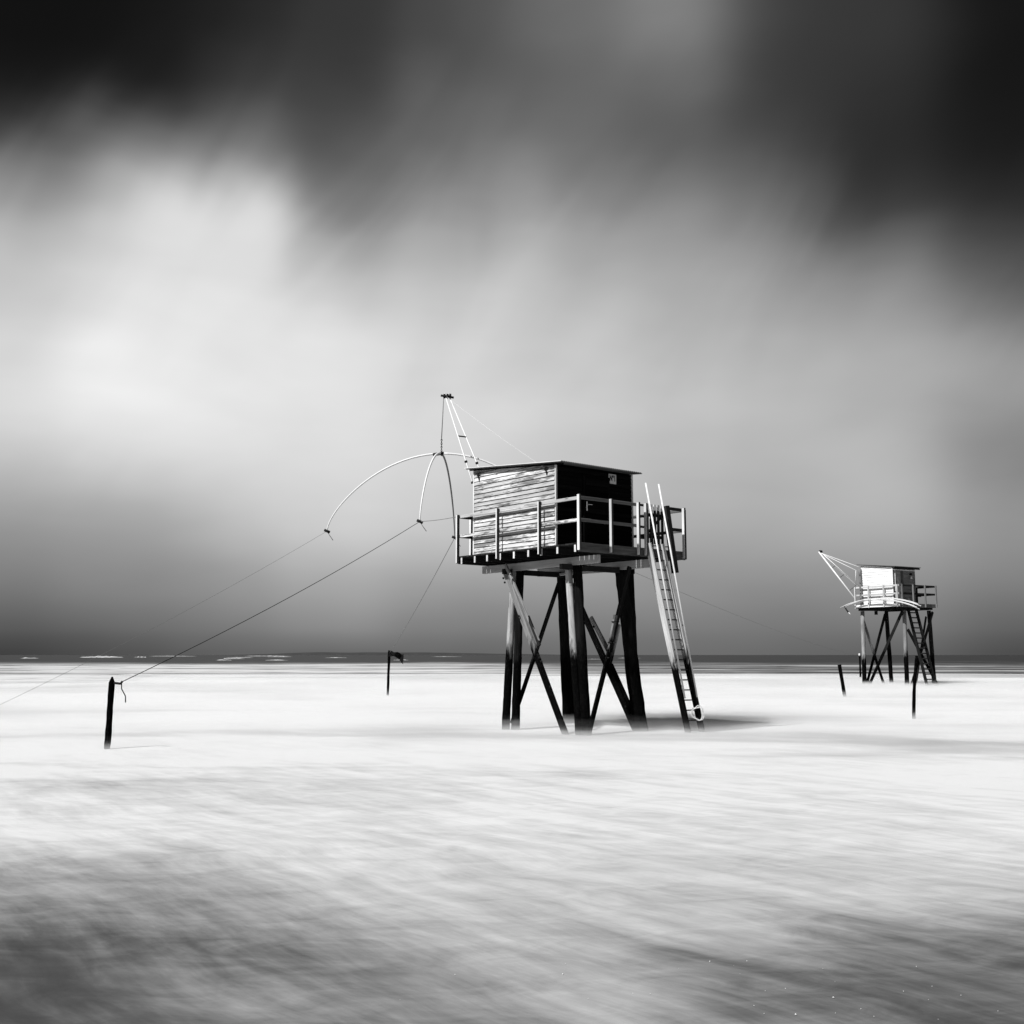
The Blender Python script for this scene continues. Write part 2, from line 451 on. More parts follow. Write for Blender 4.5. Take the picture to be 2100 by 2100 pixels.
def bar(name, p0, p1, w, h, mat, parent, up=(0, 0, 1), ch=.006, wob=.0, taper=1.0):
    """squared timber from p0 to p1: w across, h along 'up'; chamfered arrises, slight warp"""
    mt, ln = frame(p0, p1, up)
    ch = min(ch, w * .3, h * .3)
    nseg = max(1, min(5, int(ln / .7))) if wob else 1
    prof = []
    for sy, sz in ((1, 1), (-1, 1), (-1, -1), (1, -1)):
        a = (sy * (w / 2 - ch), sz * h / 2)
        b = (sy * w / 2, sz * (h / 2 - ch))
        prof += [b, a] if sy * sz > 0 else [a, b]
    vs, fs = [], []
    s = random.random() * 50
    for i in range(nseg + 1):
        t = i / nseg
        dy = wob * noise.noise((s, t * 2, 0)) if wob else 0
        dz = wob * noise.noise((s, t * 2, 9)) if wob else 0
        k = 1 + (taper - 1) * t
        for (a, b) in prof:
            vs.append((ln * t + random.uniform(-.2, .2) * wob, a * k + dy, b * k + dz))
    for i in range(nseg):
        for j in range(8):
            a, b = i * 8 + j, i * 8 + (j + 1) % 8
            fs.append((a, b, b + 8, a + 8))
    fs.append(tuple(range(7, -1, -1)))
    fs.append(tuple(range(nseg * 8, nseg * 8 + 8)))
    return mesh_obj(name, vs, fs, mat, parent, False, mt)


def log(name, p0, p1, r0, r1, mat, parent, n=14, seg=22, rough=.09, bend=.0, cap=True, point=False):
    """round timber from p0 (foot) to p1 (head)"""
    mt, ln = frame(p0, p1, (0, 1, .01))
    vs, fs = [], []
    s = random.random() * 90
    for i in range(seg + 1):
        t = i / seg
        r = r0 + (r1 - r0) * t
        if point and i == seg:
            r *= .25
        elif point and i == seg - 1:
            r *= .95
        dy = bend * sin(t * pi) + rough * r0 * noise.noise((s, t * 3, 4))
        dz = rough * r0 * noise.noise((s, t * 3, 14))
        for j in range(n):
            a = 2 * pi * j / n
            rr = r * (1 + rough * noise.noise((cos(a) * 1.3 + s, sin(a) * 1.3, t * ln * 2.2)) + rough * .6 * random.uniform(-1, 1))
            vs.append((ln * t, cos(a) * rr + dy, sin(a) * rr + dz))
    for i in range(seg):
        for j in range(n):
            a, b = i * n + j, i * n + (j + 1) % n
            fs.append((a, b, b + n, a + n))
    fs.append(tuple(range(n - 1, -1, -1)))
    fs.append(tuple(range(seg * n, seg * n + n)))
    return mesh_obj(name, vs, fs, mat, parent, True, mt)


def tube(name, pts, r, mat, parent=None, n=8, r_end=None, closed=False):
    pts = [Vector(p) for p in pts]
    vs, fs = [], []
    prev = None
    m = len(pts)
    for i, p in enumerate(pts):
        if closed:
            d = pts[(i + 1) % m] - pts[i - 1]
        else:
            d = pts[min(i + 1, m - 1)] - pts[max(i - 1, 0)]
        d.normalize()
        if prev is None:
            a = Vector((0, 0, 1)) if abs(d.z) < .9 else Vector((1, 0, 0))
            prev = (a - d * a.dot(d)).normalized()
        else:
            prev = (prev - d * prev.dot(d)).normalized()
        q = d.cross(prev)
        rr = r if r_end is None else r + (r_end - r) * i / (m - 1)
        for j in range(n):
            t = 2 * pi * j / n
            vs.append(p + prev * cos(t) * rr + q * sin(t) * rr)
    rows = m if closed else m - 1
    for i in range(rows):
        for j in range(n):
            a, b = i * n + j, i * n + (j + 1) % n
            c, d = ((i + 1) % m) * n + (j + 1) % n, ((i + 1) % m) * n + j
            fs.append((a, b, c, d))
    if not closed:
        fs.append(tuple(range(n - 1, -1, -1)))
        fs.append(tuple(range((m - 1) * n, m * n)))
    return mesh_obj(name, vs, fs, mat, parent, True)


def sagged(a, b, sag, n=14):
    a, b = Vector(a), Vector(b)
    return [a.lerp(b, i / n) - Vector((0, 0, sag * 4 * (i / n) * (1 - i / n))) for i in range(n + 1)]


def box_verts(x0, x1, y0, y1, z0, z1):
    v = [(x, y, z) for x in (x0, x1) for y in (y0, y1) for z in (z0, z1)]
    f = [(0, 1, 3, 2), (4, 6, 7, 5), (0, 4, 5, 1), (2, 3, 7, 6), (0, 2, 6, 4), (1, 5, 7, 3)]
    return v, f


def bolt(name, p, r, mat, parent):
    bm = bmesh.new()
    bmesh.ops.create_icosphere(bm, subdivisions=1, radius=r)
    me = bpy.data.meshes.new(name)
    bm.to_mesh(me)
    bm.free()
    me.materials.append(M[mat])
    o = bpy.data.objects.new(name, me)
    col.objects.link(o)
    o.parent = parent
    o.location = p
    return o


def plank_wall(name, parent, a, b, z0, za, zb, outward, mat, bh=.0975, thick=.02, special=None, hole=None, wallmat='shade_boards', lap=.019):
    """backing panel from a to b (plan points) with lapped horizontal boards as children.
    za, zb: heights of the sloping top at a and b"""
    a, b, nrm = Vector((*a, 0)), Vector((*b, 0)), Vector((*outward, 0)).normalized()
    d = b - a
    ln = d.length
    d.normalize()
    zt = lambda s: za + (zb - za) * s / ln
    back = .035
    vs = []
    for off in (0, -back):
        for s, z in ((0, z0), (ln, z0), (ln, zt(ln)), (0, zt(0))):
            p = a + d * s + nrm * off
            vs.append((p.x, p.y, z))
    fs = [(0, 1, 2, 3), (7, 6, 5, 4), (0, 4, 5, 1), (1, 5, 6, 2), (2, 6, 7, 3), (3, 7, 4, 0)]
    wall = mesh_obj(name, vs, fs, wallmat, parent)
    zz = z0 - .02
    i = 0
    while zz < max(za, zb):
        h = bh * random.uniform(.94, 1.06)
        zlo, zhi = zz, zz + h - .015
        poly = []
        rect = [(0.004, zlo), (ln - .004, zlo), (ln - .004, zhi), (0.004, zhi)]
        for j in range(4):                       # clip by the roof line
            p, q = rect[j], rect[(j + 1) % 4]
            ip, iq = p[1] <= zt(p[0]) - .004, q[1] <= zt(q[0]) - .004
            if ip:
                poly.append(p)
            if ip != iq:
                fp, fq = p[1] - zt(p[0]) + .004, q[1] - zt(q[0]) + .004
                t = fp / (fp - fq)
                poly.append((p[0] + (q[0] - p[0]) * t, p[1] + (q[1] - p[1]) * t))
        if len(poly) >= 3:
            # board local frame: x along the board
            mt = Matrix((d, nrm.cross(d) * 0 + nrm, Vector((0, 0, 1)))).transposed().to_4x4()
            mt.translation = a
            n = len(poly)
            jl = random.uniform(-.003, .003)
            vv = []
            for (s, z) in poly:
                t = (z - zlo) / h
                vv.append((s, thick + lap * (1 - t) + jl + .002 * noise.noise((s, z, 3)), z))
            for (s, z) in poly:
                vv.append((s, .001, z))
            ff = [tuple(range(n)), tuple(range(2 * n - 1, n - 1, -1))]
            for j in range(n):
                ff.append((j, j + n, (j + 1) % n + n, (j + 1) % n))
            bmn = mat
            if special and i in special:
                bmn = special[i]
            pl = mesh_obj('plank', vv, ff, bmn, wall, False, mt)
            # face orientation
            bm = bmesh.new()
            bm.from_mesh(pl.data)
            bmesh.ops.recalc_face_normals(bm, faces=bm.faces)
            bm.to_mesh(pl.data)
            bm.free()
        zz += h
        i += 1
    return wall


def corrugated(name, parent, v0, v1, u0, u1, zfun, mat, pitch=.066, amp=.017):
    nx = int((v1 - v0) / pitch * 8)
    ny = 4
    vs, fs = [], []
    for side in (0, 1):
        for j in range(ny + 1):
            for i in range(nx + 1):
                v = v0 + (v1 - v0) * i / nx
                u = u0 + (u1 - u0) * j / ny
                z = zfun(u) + amp * sin(2 * pi * (v - v0) / pitch) - side * .004
                z += .006 * noise.noise((v * 2, u * 2, 5))
                vs.append(L(u, v, z))
    W = nx + 1
    off = W * (ny + 1)
    for j in range(ny):
        for i in range(nx):
            a = j * W + i
            fs.append((a, a + 1, a + W + 1, a + W))
            fs.append((off + a, off + a + W, off + a + W + 1, off + a + 1))
    for i in range(nx):
        fs.append((i + 1, i, off + i, off + i + 1))
        a = ny * W + i
        fs.append((a, a + 1, off + a + 1, off + a))
    for j in range(ny):
        a = j * W
        fs.append((a, a + W, off + a + W, off + a))
        a = j * W + nx
        fs.append((a + W, a, off + a, off + a + W))
    return mesh_obj(name, vs, fs, mat, parent, True)


# ------------------------------------------------------------------ the setting


def axis(near, far, step, growth):
    out = [0.0]
    s = step
    while out[-1] < far:
        if out[-1] > near:
            s *= growth
        out.append(out[-1] + s)
    return out


def build_sea():
    xs = axis(6, 14000, .22, 1.12)
    xs = [-x for x in reversed(xs[1:])] + xs
    yf = axis(34, 16000, .20, 1.075)
    yb = axis(6, 3000, .5, 1.35)
    ys = [-y for y in reversed(yb[1:])] + yf
    vs, fs = [], []
    for y in ys:
        for x in xs:
            r = math.hypot(x, y)
            z = 0.0
            a = .035 * min(1, max(0, (r - 6) / 20))
            z += a * noise.noise((x * .12, y * .3, 1))
            z += .012 * noise.noise((x * .7, y * 1.0, 2))
            b = min(1, max(0, (r - 45) / 60)) * max(0, 1 - r / 2500)
            z += .16 * b * noise.noise((x * .015, y * .06, 3))
            vs.append((x, y, z))
    W = len(xs)
    for j in range(len(ys) - 1):
        for i in range(W - 1):
            a = j * W + i
            fs.append((a, a + 1, a + W + 1, a + W))
    sea = mesh_obj('sea', vs, fs, 'sea', None, True)
    tag(sea, 'pale foaming sea reaching to a dark strip at the horizon', 'sea', kind='structure')
    # lines of breakers far out
    rows = [(-277, 737, 11, 1.15), (-252, 742, 3, .9), (-300, 600, 8, .6), (-262, 690, 7, .7), (-230, 520, 4, .5), (-405, 1300, 22, .9), (-318, 1417, 24, .9),
            (-90, 341, 2.2, .35), (-74, 343, 3, .35), (-35, 345, 2.2, .28), (-190, 900, 9, .5), (-60, 980, 12, .4),
            (60, 560, 5, .3), (30, 410, 4, .28), (-120, 470, 4, .4), (-160, 640, 7, .5), (-100, 620, 5, .4)]
    for (x, y, half, h) in rows:
        vs, fs = [], []
        n, m = 26, 6
        sd_ = random.random() * 70
        for i in range(n + 1):
            t = i / n * 2 - 1
            e = max(0, 1 - t * t) ** .8 * (.55 + .9 * abs(noise.noise((sd_, t * 4, 0))))
            for j in range(m + 1):
                q = j / m * 2 - 1
                vs.append((x + half * 1.4 * t, y + 3.0 * noise.noise((sd_, t * 2.5, 7)) + q * 2.2 * max(.15, e),
                           -.10 + (h * .85 + .1) * e * max(0, 1 - q * q) ** 1.2))
        for i in range(n):
            for j in range(m):
                a = i * (m + 1) + j
                fs.append((a, a + m + 1, a + m + 2, a + 1))
        mesh_obj('breaking_wave', vs, fs, 'foam', sea, True)
    # low coast on the far side of the bay
    vs, fs = [], []
    n = 60
    for i in range(n + 1):
        t = i / n
        x = -1980 + t * 2500
        h = 21 * min(1, t * 5) * min(1, (1 - t) * 2.2) * (.9 + .18 * noise.noise((t * 14, 0, 0)))
        for yy, zz in ((7600, -2), (7620, h * .8), (7800, h), (8400, -2)):
            vs.append((x, yy, zz))
    for i in range(n):
        for j in range(3):
            a = i * 4 + j
            fs.append((a, a + 4, a + 5, a + 1))
    coast = mesh_obj('far_coast', vs, fs, 'coast', None, True)
    tag(coast, 'low grey strip of coast far off on the horizon', 'coast', kind='structure')
    # shell fragments in the shallows
    vs, fs = [], []
    rnd = random.Random(5)
    spots = [(rnd.gauss(1.15, .75), rnd.uniform(4.9, 6.2)) for _ in range(34)]
    spots += [(rnd.gauss(1.75, .35), rnd.gauss(5.45, .12)) for _ in range(9)]
    for (x, y) in spots:
        s = rnd.choice([.001, .0012, .0016, .002, .0035]) * rnd.uniform(.7, 1.2)
        a = rnd.uniform(0, pi)
        b = len(vs)
        for q in range(6):
            t = q / 6 * 2 * pi
            vs.append((x + s * 1.7 * cos(t) * cos(a) - s * sin(t) * sin(a), y + s * 1.7 * cos(t) * sin(a) + s * sin(t) * cos(a), .004))
        vs.append((x, y, .006 + s))
        for q in range(6):
            fs.append((b + q, b + (q + 1) % 6, b + 6))
    sh = mesh_obj('shell_fragments', vs, fs, 'shell')
    tag(sh, 'tiny white shell fragments scattered in the shallow water nearest the viewer', 'shells', kind='stuff')


build_sea()


def build_mist(height, density, seed, label):
    """low spray hanging over the surf round the piles"""
    m, k = new_mat('sea_spray')
    v = k.add('ShaderNodeVolumePrincipled', {'Color': grey(.86), 'Density': density, 'Anisotropy': 0.0})
    k.add('ShaderNodeOutputMaterial', {'Volume': v.outputs[0]})
    nx, ny = 70, 80
    x0, x1, y0, y1 = -34, 46, 14, 98
    vs, fs = [], []
    for lay in (0, 1):
        for j in range(ny + 1):
            for i in range(nx + 1):
                tx, ty = i / nx, j / ny
                x = x0 + (x1 - x0) * tx
                y = y0 + (y1 - y0) * ty ** 1.5
                e = min(1, 4 * min(tx, 1 - tx)) * min(1, (y - y0) / 7) * min(1, (y1 - y) / 40)
                e = max(0, e)
                top = .0 + height * e * (.85 + .4 * noise.noise((x * .25, y * .35, seed)))
                vs.append((x, y, top if lay else -.12))
    W = nx + 1
    off = W * (ny + 1)
    for j in range(ny):
        for i in range(nx):
            a = j * W + i
            fs.append((a, a + W, a + W + 1, a + 1))
            fs.append((off + a, off + a + 1, off + a + W + 1, off + a + W))
    for i in range(nx):
        fs.append((i, i + 1, off + i + 1, off + i))
        a = ny * W + i
        fs.append((a + 1, a, off + a, off + a + 1))
    for j in range(ny):
        a = j * W
        fs.append((a + W, a, off + a, off + a + W))
        a = j * W + nx
        fs.append((a, a + W, off + a + W, off + a))
    o = mesh_obj('sea_spray', vs, fs, m, None, True)
    tag(o, label, 'spray', kind='stuff')


build_mist(.15, .32, 2, 'low white spray hanging over the surf around the stilts')
build_mist(.25, .10, 9, 'thin drifting veil above the white spray on the surf')
build_mist(.36, .015, 5, 'faintest upper haze of spray over the surf')

# ------------------------------------------------------------------ the near hut
HUT = Vector((1.3617, 22.1564, 0))
HUT_RZ = math.atan2(.63335, .77387)
hut_mat = Matrix.Translation(HUT) @ Matrix.Rotation(HUT_RZ, 4, 'Z')


def HW(u, v, z):
    return hut_mat @ L(u, v, z)


def build_hut():
    h = empty('fishing_hut', HUT, HUT_RZ)
    tag(h, 'large weathered plank fishing hut with shade-darkened door wall on tall dark stilts', 'hut', 'fishing huts on stilts')
    zd = 3.95
    # piles
    log('pile', L(3.05, .52, -.5), L(2.94, .70, 3.60), .095, .08, 'pile_pale', h)
    log('pile', L(2.86, .66, -.5), L(2.80, .78, 3.60), .10, .085, 'pile_shade', h)
    log('pile', L(.42, .42, -.5), L(1.08, .70, 3.60), .088, .074, 'pile_pale', h)
    log('pile', L(.36, .54, -.5), L(.90, .80, 3.60), .12, .10, 'pile_shade', h)
    log('pile', L(3.85, 3.25, -.5), L(2.99, 2.20, 3.60), .16, .10, 'pile_shade', h)
    log('pile', L(.55, 2.38, -.5), L(1.01, 2.22, 3.60), .17, .14, 'pile_shade', h)
    log('pile', L(.95, 2.62, -.5), L(.92, 2.42, 3.60), .10, .09, 'pile_shade', h)
    # braces
    bar('brace', L(3.0, .50, 3.56), L(.76, .36, -.10), .06, .16, 'brace', h, (0, 0, 1), wob=.01)
    bar('brace', L(2.9, .42, 3.70), L(1.66, .34, 1.95), .05, .075, 'brace', h, (0, 0, 1), wob=.008)
    bar('brace', L(2.04, .37, 2.50), L(1.60, .32, 1.86), .05, .07, 'brace_dark', h)
    bar('brace', L(2.95, 2.34, 3.56), L(.72, 2.40, -.08), .06, .15, 'brace_dark', h, wob=.01)
    bar('brace', L(2.03, 2.26, 2.52), L(1.48, 2.27, 1.76), .05, .10, 'brace', h)
    bar('brace', L(1.57, 2.45, 1.44), L(.78, 2.47, .16), .05, .09, 'brace_dark', h)
    bar('brace', L(3.22, 2.44, 3.60), L(3.06, .74, .12), .06, .09, 'brace_dark', h, wob=.01)
    bar('brace', L(.34, 1.84, 3.56), L(.27, .46, -.10), .06, .10, 'brace_dark', h, wob=.01)
    bar('brace', L(.28, 1.33, 2.50), L(.25, 1.02, 1.50), .05, .085, 'brace', h)
    bar('brace', L(.28, 1.44, 2.30), L(.25, 1.10, 1.40), .05, .06, 'brace', h)
    for p in ((3.0, .44, 3.40), (2.95, .44, 3.30), (2.4, .40, 2.52), (1.7, .40, 1.60), (1.33, .385, .98), (1.62, .39, 1.52), (1.0, 2.32, .52),
              (1.36, 2.21, 1.62), (1.9, 2.22, 2.3)):
        bolt('bolt', L(*p), .028, 'iron', h)
    for p in ((.24, 1.22, 2.36), (.24, 1.33, 2.36), (.24, 1.10, 1.92), (.24, 1.21, 1.92), (.235, 1.02, 1.6)):
        tube('bolt', [L(p[0] - .06, p[1], p[2]), L(p[0] + .05, p[1], p[2])], .012, 'iron', h, 6)
    # light square plate with a hole on the front pile
    pv, pf = box_verts(.56, .62, .90, .905, 3.12, 3.18)
    mesh_obj('bracket', pv, pf, 'steel', h)
    # beams
    bar('beam', L(4.02, .66, 3.652), L(.16, .74, 3.668), .09, .175, 'beam', h, wob=.006)
    bar('beam', L(3.78, 2.18, 3.645), L(.02, 2.16, 3.640), .09, .185, 'beam', h, wob=.006)
    bar('beam', L(3.30, 2.08, 3.56), L(1.30, 2.09, 3.545), .04, .06, 'beam', h)
    bar('beam', L(2.95, .40, 3.55), L(2.95, 2.60, 3.55), .10, .12, 'rail_dark', h)
    bar('beam', L(.98, .40, 3.54), L(.98, 2.60, 3.54), .10, .12, 'rail_dark', h)
    # joists under the deck, their ends showing along the sunlit edge
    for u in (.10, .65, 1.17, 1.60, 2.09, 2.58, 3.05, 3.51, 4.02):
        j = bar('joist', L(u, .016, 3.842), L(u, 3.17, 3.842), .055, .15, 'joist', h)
        e = bar('joist_lit_end', Vector((-.016, 0, 0)), Vector((-.001, 0, 0)), .052, .146, 'trim', j, ch=.003)  # pale piece added as the sunlit end of the joist
    # deck boards
    mesh0 = None
    n = 29
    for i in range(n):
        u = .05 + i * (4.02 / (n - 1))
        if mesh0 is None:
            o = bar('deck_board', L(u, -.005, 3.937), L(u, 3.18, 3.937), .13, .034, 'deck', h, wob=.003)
            mesh0 = o
        else:
            o = mesh0.copy()
            col.objects.link(o)
            o.parent = h
            mt = mesh0.matrix_basis.copy()
            mt.translation = L(u, -.005 + random.uniform(-.008, .004), 3.937)
            o.matrix_basis = mt
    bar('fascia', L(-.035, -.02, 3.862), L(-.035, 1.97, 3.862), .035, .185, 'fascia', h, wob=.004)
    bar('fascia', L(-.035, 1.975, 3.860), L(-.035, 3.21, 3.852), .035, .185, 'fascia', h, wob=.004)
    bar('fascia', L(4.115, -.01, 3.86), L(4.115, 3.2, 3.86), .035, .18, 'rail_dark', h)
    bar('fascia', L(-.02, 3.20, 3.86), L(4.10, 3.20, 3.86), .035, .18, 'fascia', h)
    # cabin
    zf, zb_ = 5.715, 5.965
    u0, u1, v0, v1 = .82, 3.66, .12, 2.40
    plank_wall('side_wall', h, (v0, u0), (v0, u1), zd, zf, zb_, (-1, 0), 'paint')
    plank_wall('front_wall', h, (v0, u0), (v1, u0), zd, zf, zf, (0, -1), 'shade_boards')
    plank_wall('side_wall', h, (v1, u0), (v1, u1), zd, zf, zb_, (1, 0), 'shade_boards')
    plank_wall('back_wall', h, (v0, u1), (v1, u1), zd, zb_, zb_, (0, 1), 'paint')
    bar('corner_trim', L(u0 - .036, v0 - .026, zd), L(u0 - .036, v0 - .026, zf + .005), .030, .052, 'trim', h, (1, 0, 0))
    bar('corner_trim', L(u0 - .030, v1 + .008, zd), L(u0 - .030, v1 + .008, zf + .003), .03, .05, 'trim', h, (1, 0, 0))
    bar('corner_trim', L(u1 + .02, v0 - .016, zd), L(u1 + .02, v0 - .016, zb_ - .005), .035, .04, 'trim', h, (1, 0, 0))
    # roof
    zr = lambda u: 5.745 + (5.99 - 5.745) * (u - .82) / 2.84
    rf = corrugated('roof', h, -.02, 2.42, .47, 3.88, zr, 'roof')
    bar('verge_board', L(.52, .075, zr(.50) - .036), L(3.80, .075, zr(3.84) - .036), .02, .035, 'shade_boards', rf)
    bar('verge_lit_edge', L(.48, -.030, zr(.48) + .006), L(3.88, -.030, zr(3.88) + .006), .010, .016, 'trim', rf)  # pale strip added to paint the sunlit line of the roof edge
    # door in the shade-darkened wall
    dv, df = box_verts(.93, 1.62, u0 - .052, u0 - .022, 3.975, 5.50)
    door = mesh_obj('door', dv, df, 'shade_boards', h)
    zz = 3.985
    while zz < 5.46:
        bar('plank', L(u0 - .058, .935, zz + .06), L(u0 - .058, 1.615, zz + .06), .018, .115, 'shade_boards', door)
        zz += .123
    bar('frame', L(u0 - .045, .90, 3.97), L(u0 - .045, .90, 5.54), .04, .05, 'shade_boards', door, (1, 0, 0))
    bar('frame', L(u0 - .045, 1.65, 3.97), L(u0 - .045, 1.65, 5.54), .04, .05, 'shade_boards', door, (1, 0, 0))
    bar('frame', L(u0 - .045, .87, 5.555), L(u0 - .045, 1.68, 5.555), .04, .035, 'shade_boards', door)
    hv, hf = box_verts(.945, .975, u0 - .078, u0 - .069, 4.77, 4.97)
    hd = mesh_obj('handle', hv, hf, 'steel', door)
    tube('handle', [L(u0 - .075, .962, 4.905), L(u0 - .115, .962, 4.905), L(u0 - .118, .975, 4.905), L(u0 - .118, 1.08, 4.905)], .008, 'steel', door, 6)
    # number plate
    sv, sf = box_verts(1.645, 1.875, u0 - .062, u0 - .050, 5.445, 5.66)
    sign = mesh_obj('sign', sv, sf, 'plate', h)
    cu = bpy.data.curves.new('lettering', 'FONT')
    cu.body = 'N\u00b01'
    cu.size = .18
    cu.align_x = 'CENTER'
    cu.align_y = 'CENTER'
    cu.extrude = .0015
    cu.offset = .008
    tmp = bpy.data.objects.new('lettering_tmp', cu)
    col.objects.link(tmp)
    bpy.context.view_layer.update()
    me = bpy.data.meshes.new_from_object(tmp.evaluated_get(bpy.context.evaluated_depsgraph_get()))
    bpy.data.objects.remove(tmp)
    me.materials.clear()
    me.materials.append(M['ink'])
    lt = bpy.data.objects.new('lettering', me)
    col.objects.link(lt)
    lt.parent = sign
    lt.matrix_basis = Matrix.Translation((1.76, u0 - .0645, 5.560)) @ Matrix.Rotation(radians(90), 4, 'X') @ Matrix.Diagonal((.62, .95, 1, 1))
    # iron brackets on the sunlit wall
    for (u, z) in ((1.08, 5.63), (3.47, 5.80)):
        tube('bracket', [L(u + .06, v0 - .03, z + .05), L(u, v0 - .08, z + .04), L(u - .03, v0 - .10, z), L(u - .02, v0 - .06, z - .06),
                         L(u - .02, v0 - .035, z - .13)], .014, 'iron', h, 6)
        tube('bracket', [L(u - .06, v0 - .036, z), L(u + .07, v0 - .036, z + .01)], .016, 'iron', h, 6)
    # railing
    ps = .075

    def post(u, v, ztop=4.93, zbot=3.78, m='rail', lean=0.0, w=ps):
        if v < 0 and u > 0:
            wu, wv = .040, .068
        else:
            wu, wv = .070, .045
        o = bar('rail_post', L(u, v, zbot), L(u + lean, v, ztop), wu, wv, 'post_shade', h, (1, 0, 0))
        b = bar('post_lit_face', L(u, v - wv / 2 - .009, zbot + .01), L(u + lean, v - wv / 2 - .009, ztop - .006), wu * .97, .016, 'trim', h, (1, 0, 0))  # pale strip added as the sunlit face of the post
        b.parent = o
        b.matrix_basis = o.matrix_basis.inverted() @ b.matrix_basis
        return o
    for u in (1.16, 2.60, 4.10):
        post(u, -.045, m='rail')
    post(-.09, -.045, 4.945)
    for v in (.88, 1.70):
        post(-.09, v)
    post(-.09, 1.93, 4.93)
    post(-.09, 3.15, 4.93)
    post(-.02, 3.24, 4.90)
    for v in (.40, 1.30, 2.25, 3.15):
        post(4.17, v, 4.95)
    for u in (1.0, 2.1, 3.2):
        post(u, 3.255, 4.93)
    for z, nm in ((4.885, 'handrail'), (4.425, 'middle_rail')):
        hh = .070
        bar(nm, L(-.03, .012, z), L(4.14, .012, z), .026, hh, 'rail_pale', h, wob=.005)
        bar(nm, L(-.040, .0, z), L(-.040, 1.76, z), .026, hh, 'rail', h, wob=.005)
        bar(nm, L(-.040, 2.60, z), L(-.040, 3.20, z), .026, hh, 'rail_dark', h)
        bar(nm, L(4.125, -.05, z), L(4.125, 3.22, z), .026, hh, 'rail_dark', h)
        bar(nm, L(-.03, 3.21, z), L(4.12, 3.21, z), .026, hh, 'rail', h)
    for z in (4.885, 4.64, 4.41, 4.17):
        bar('short_rail', L(-.045, 1.70, z), L(-.045, 1.96, z), .026, .05, 'rail_dark', h)
    # gate at the head of the ladder
    g = bar('gate', L(.0, 2.00, 4.22), L(.0, 2.56, 4.22), .03, .07, 'rail_dark', h)
    bar('gate_rail', L(.0, 2.0, 4.70), L(.0, 2.56, 4.70), .03, .07, 'rail_dark', g).matrix_basis = \
        g.matrix_basis.inverted() @ frame(L(.0, 2.0, 4.70), L(.0, 2.56, 4.70), (0, 0, 1))[0]
    for i, v in enumerate((2.03, 2.155, 2.265, 2.375, 2.50)):
        o = bar('slat', L(-.03, v, 4.06), L(-.03, v, 4.80), .075, .022, 'rail_dark', g, (0, 1, 0))
        o.matrix_basis = g.matrix_basis.inverted() @ o.matrix_basis
        t = bar('slat_tip', L(-.03, v, 4.802), L(-.03, v, 4.93), .075, .022, 'trim', g, (0, 1, 0))
        t.matrix_basis = g.matrix_basis.inverted() @ t.matrix_basis
    o = bar('gate_brace', L(.025, 2.03, 4.25), L(.025, 2.53, 4.68), .025, .06, 'rail_dark', g)
    o.matrix_basis = g.matrix_basis.inverted() @ o.matrix_basis
    bar('gate_post', L(-.09, 2.56, 4.92), L(-.20, 2.70, 3.44), .10, .14, 'rail_dark', h, (0, 1, 0))
    return h


build_hut()


def build_ladder():
    l = empty('ladder', HW(-.42, 2.95, 0), HUT_RZ)
    tag(l, 'tall pale ladder with two white grab poles rising from the surf to the plank hut', 'ladder', 'ladders up to the huts')
    inv = Matrix.Translation(-L(-.42, 2.95, 0))

    def P(u, v, z):
        return inv @ L(u, v, z)
    lt, lb = Vector((-.10, 1.97, 4.06)), Vector((-.42, 2.88, -.4))
    rt, rb = Vector((-.12, 2.36, 4.06)), Vector((-.52, 3.22, -.4))
    along = lambda a, b, z: a.lerp(b, (a.z - z) / (a.z - b.z))
    for a, b in ((lt, lb), (rt, rb)):
        bar('stringer', P(*a), P(*b), .045, .16, 'stringer', l, (0, 1, .1), wob=.006)
    z = 3.92
    k = 0
    while z > -.1:
        a, b = along(lt, lb, z), along(rt, rb, z)
        tube('rung', [P(*a), P(*b)], .014, 'rung', l, 8)
        z -= .215
    for (a, b, ta, tb) in ((lt, lb, Vector((-.12, 1.90, 5.37)), Vector((-.46, 2.645, .74))),
                           (rt, rb, Vector((-.14, 2.29, 5.38)), Vector((-.50, 2.99, .76)))):
        tube('grab_pole', [P(*ta), P(*tb)], .019, 'pole', l, 10)
        for zz in (4.0, 2.3, 1.0):
            tube('clamp', [P(*along(ta, tb, zz)), P(*along(a, b, zz))], .012, 'iron', l, 6)
    # coil of pale rope hung near the foot
    pts = []
    c = HW(-.46, 3.02, .42)
    for i in range(60):
        t = i / 60 * 2 * pi * 3
        rr = .12 + .025 * sin(i * .9) + .02 * (i / 60)
        pts.append(c + Vector((cos(t) * rr * .9, -.10 + .03 * sin(t * .6), sin(t) * rr * 1.1)))
    co = tube('rope_coil', pts, .008, 'rope_pale', None, 6)
    tag(co, 'pale coil of rope hung low on the near ladder', 'rope')


build_ladder()


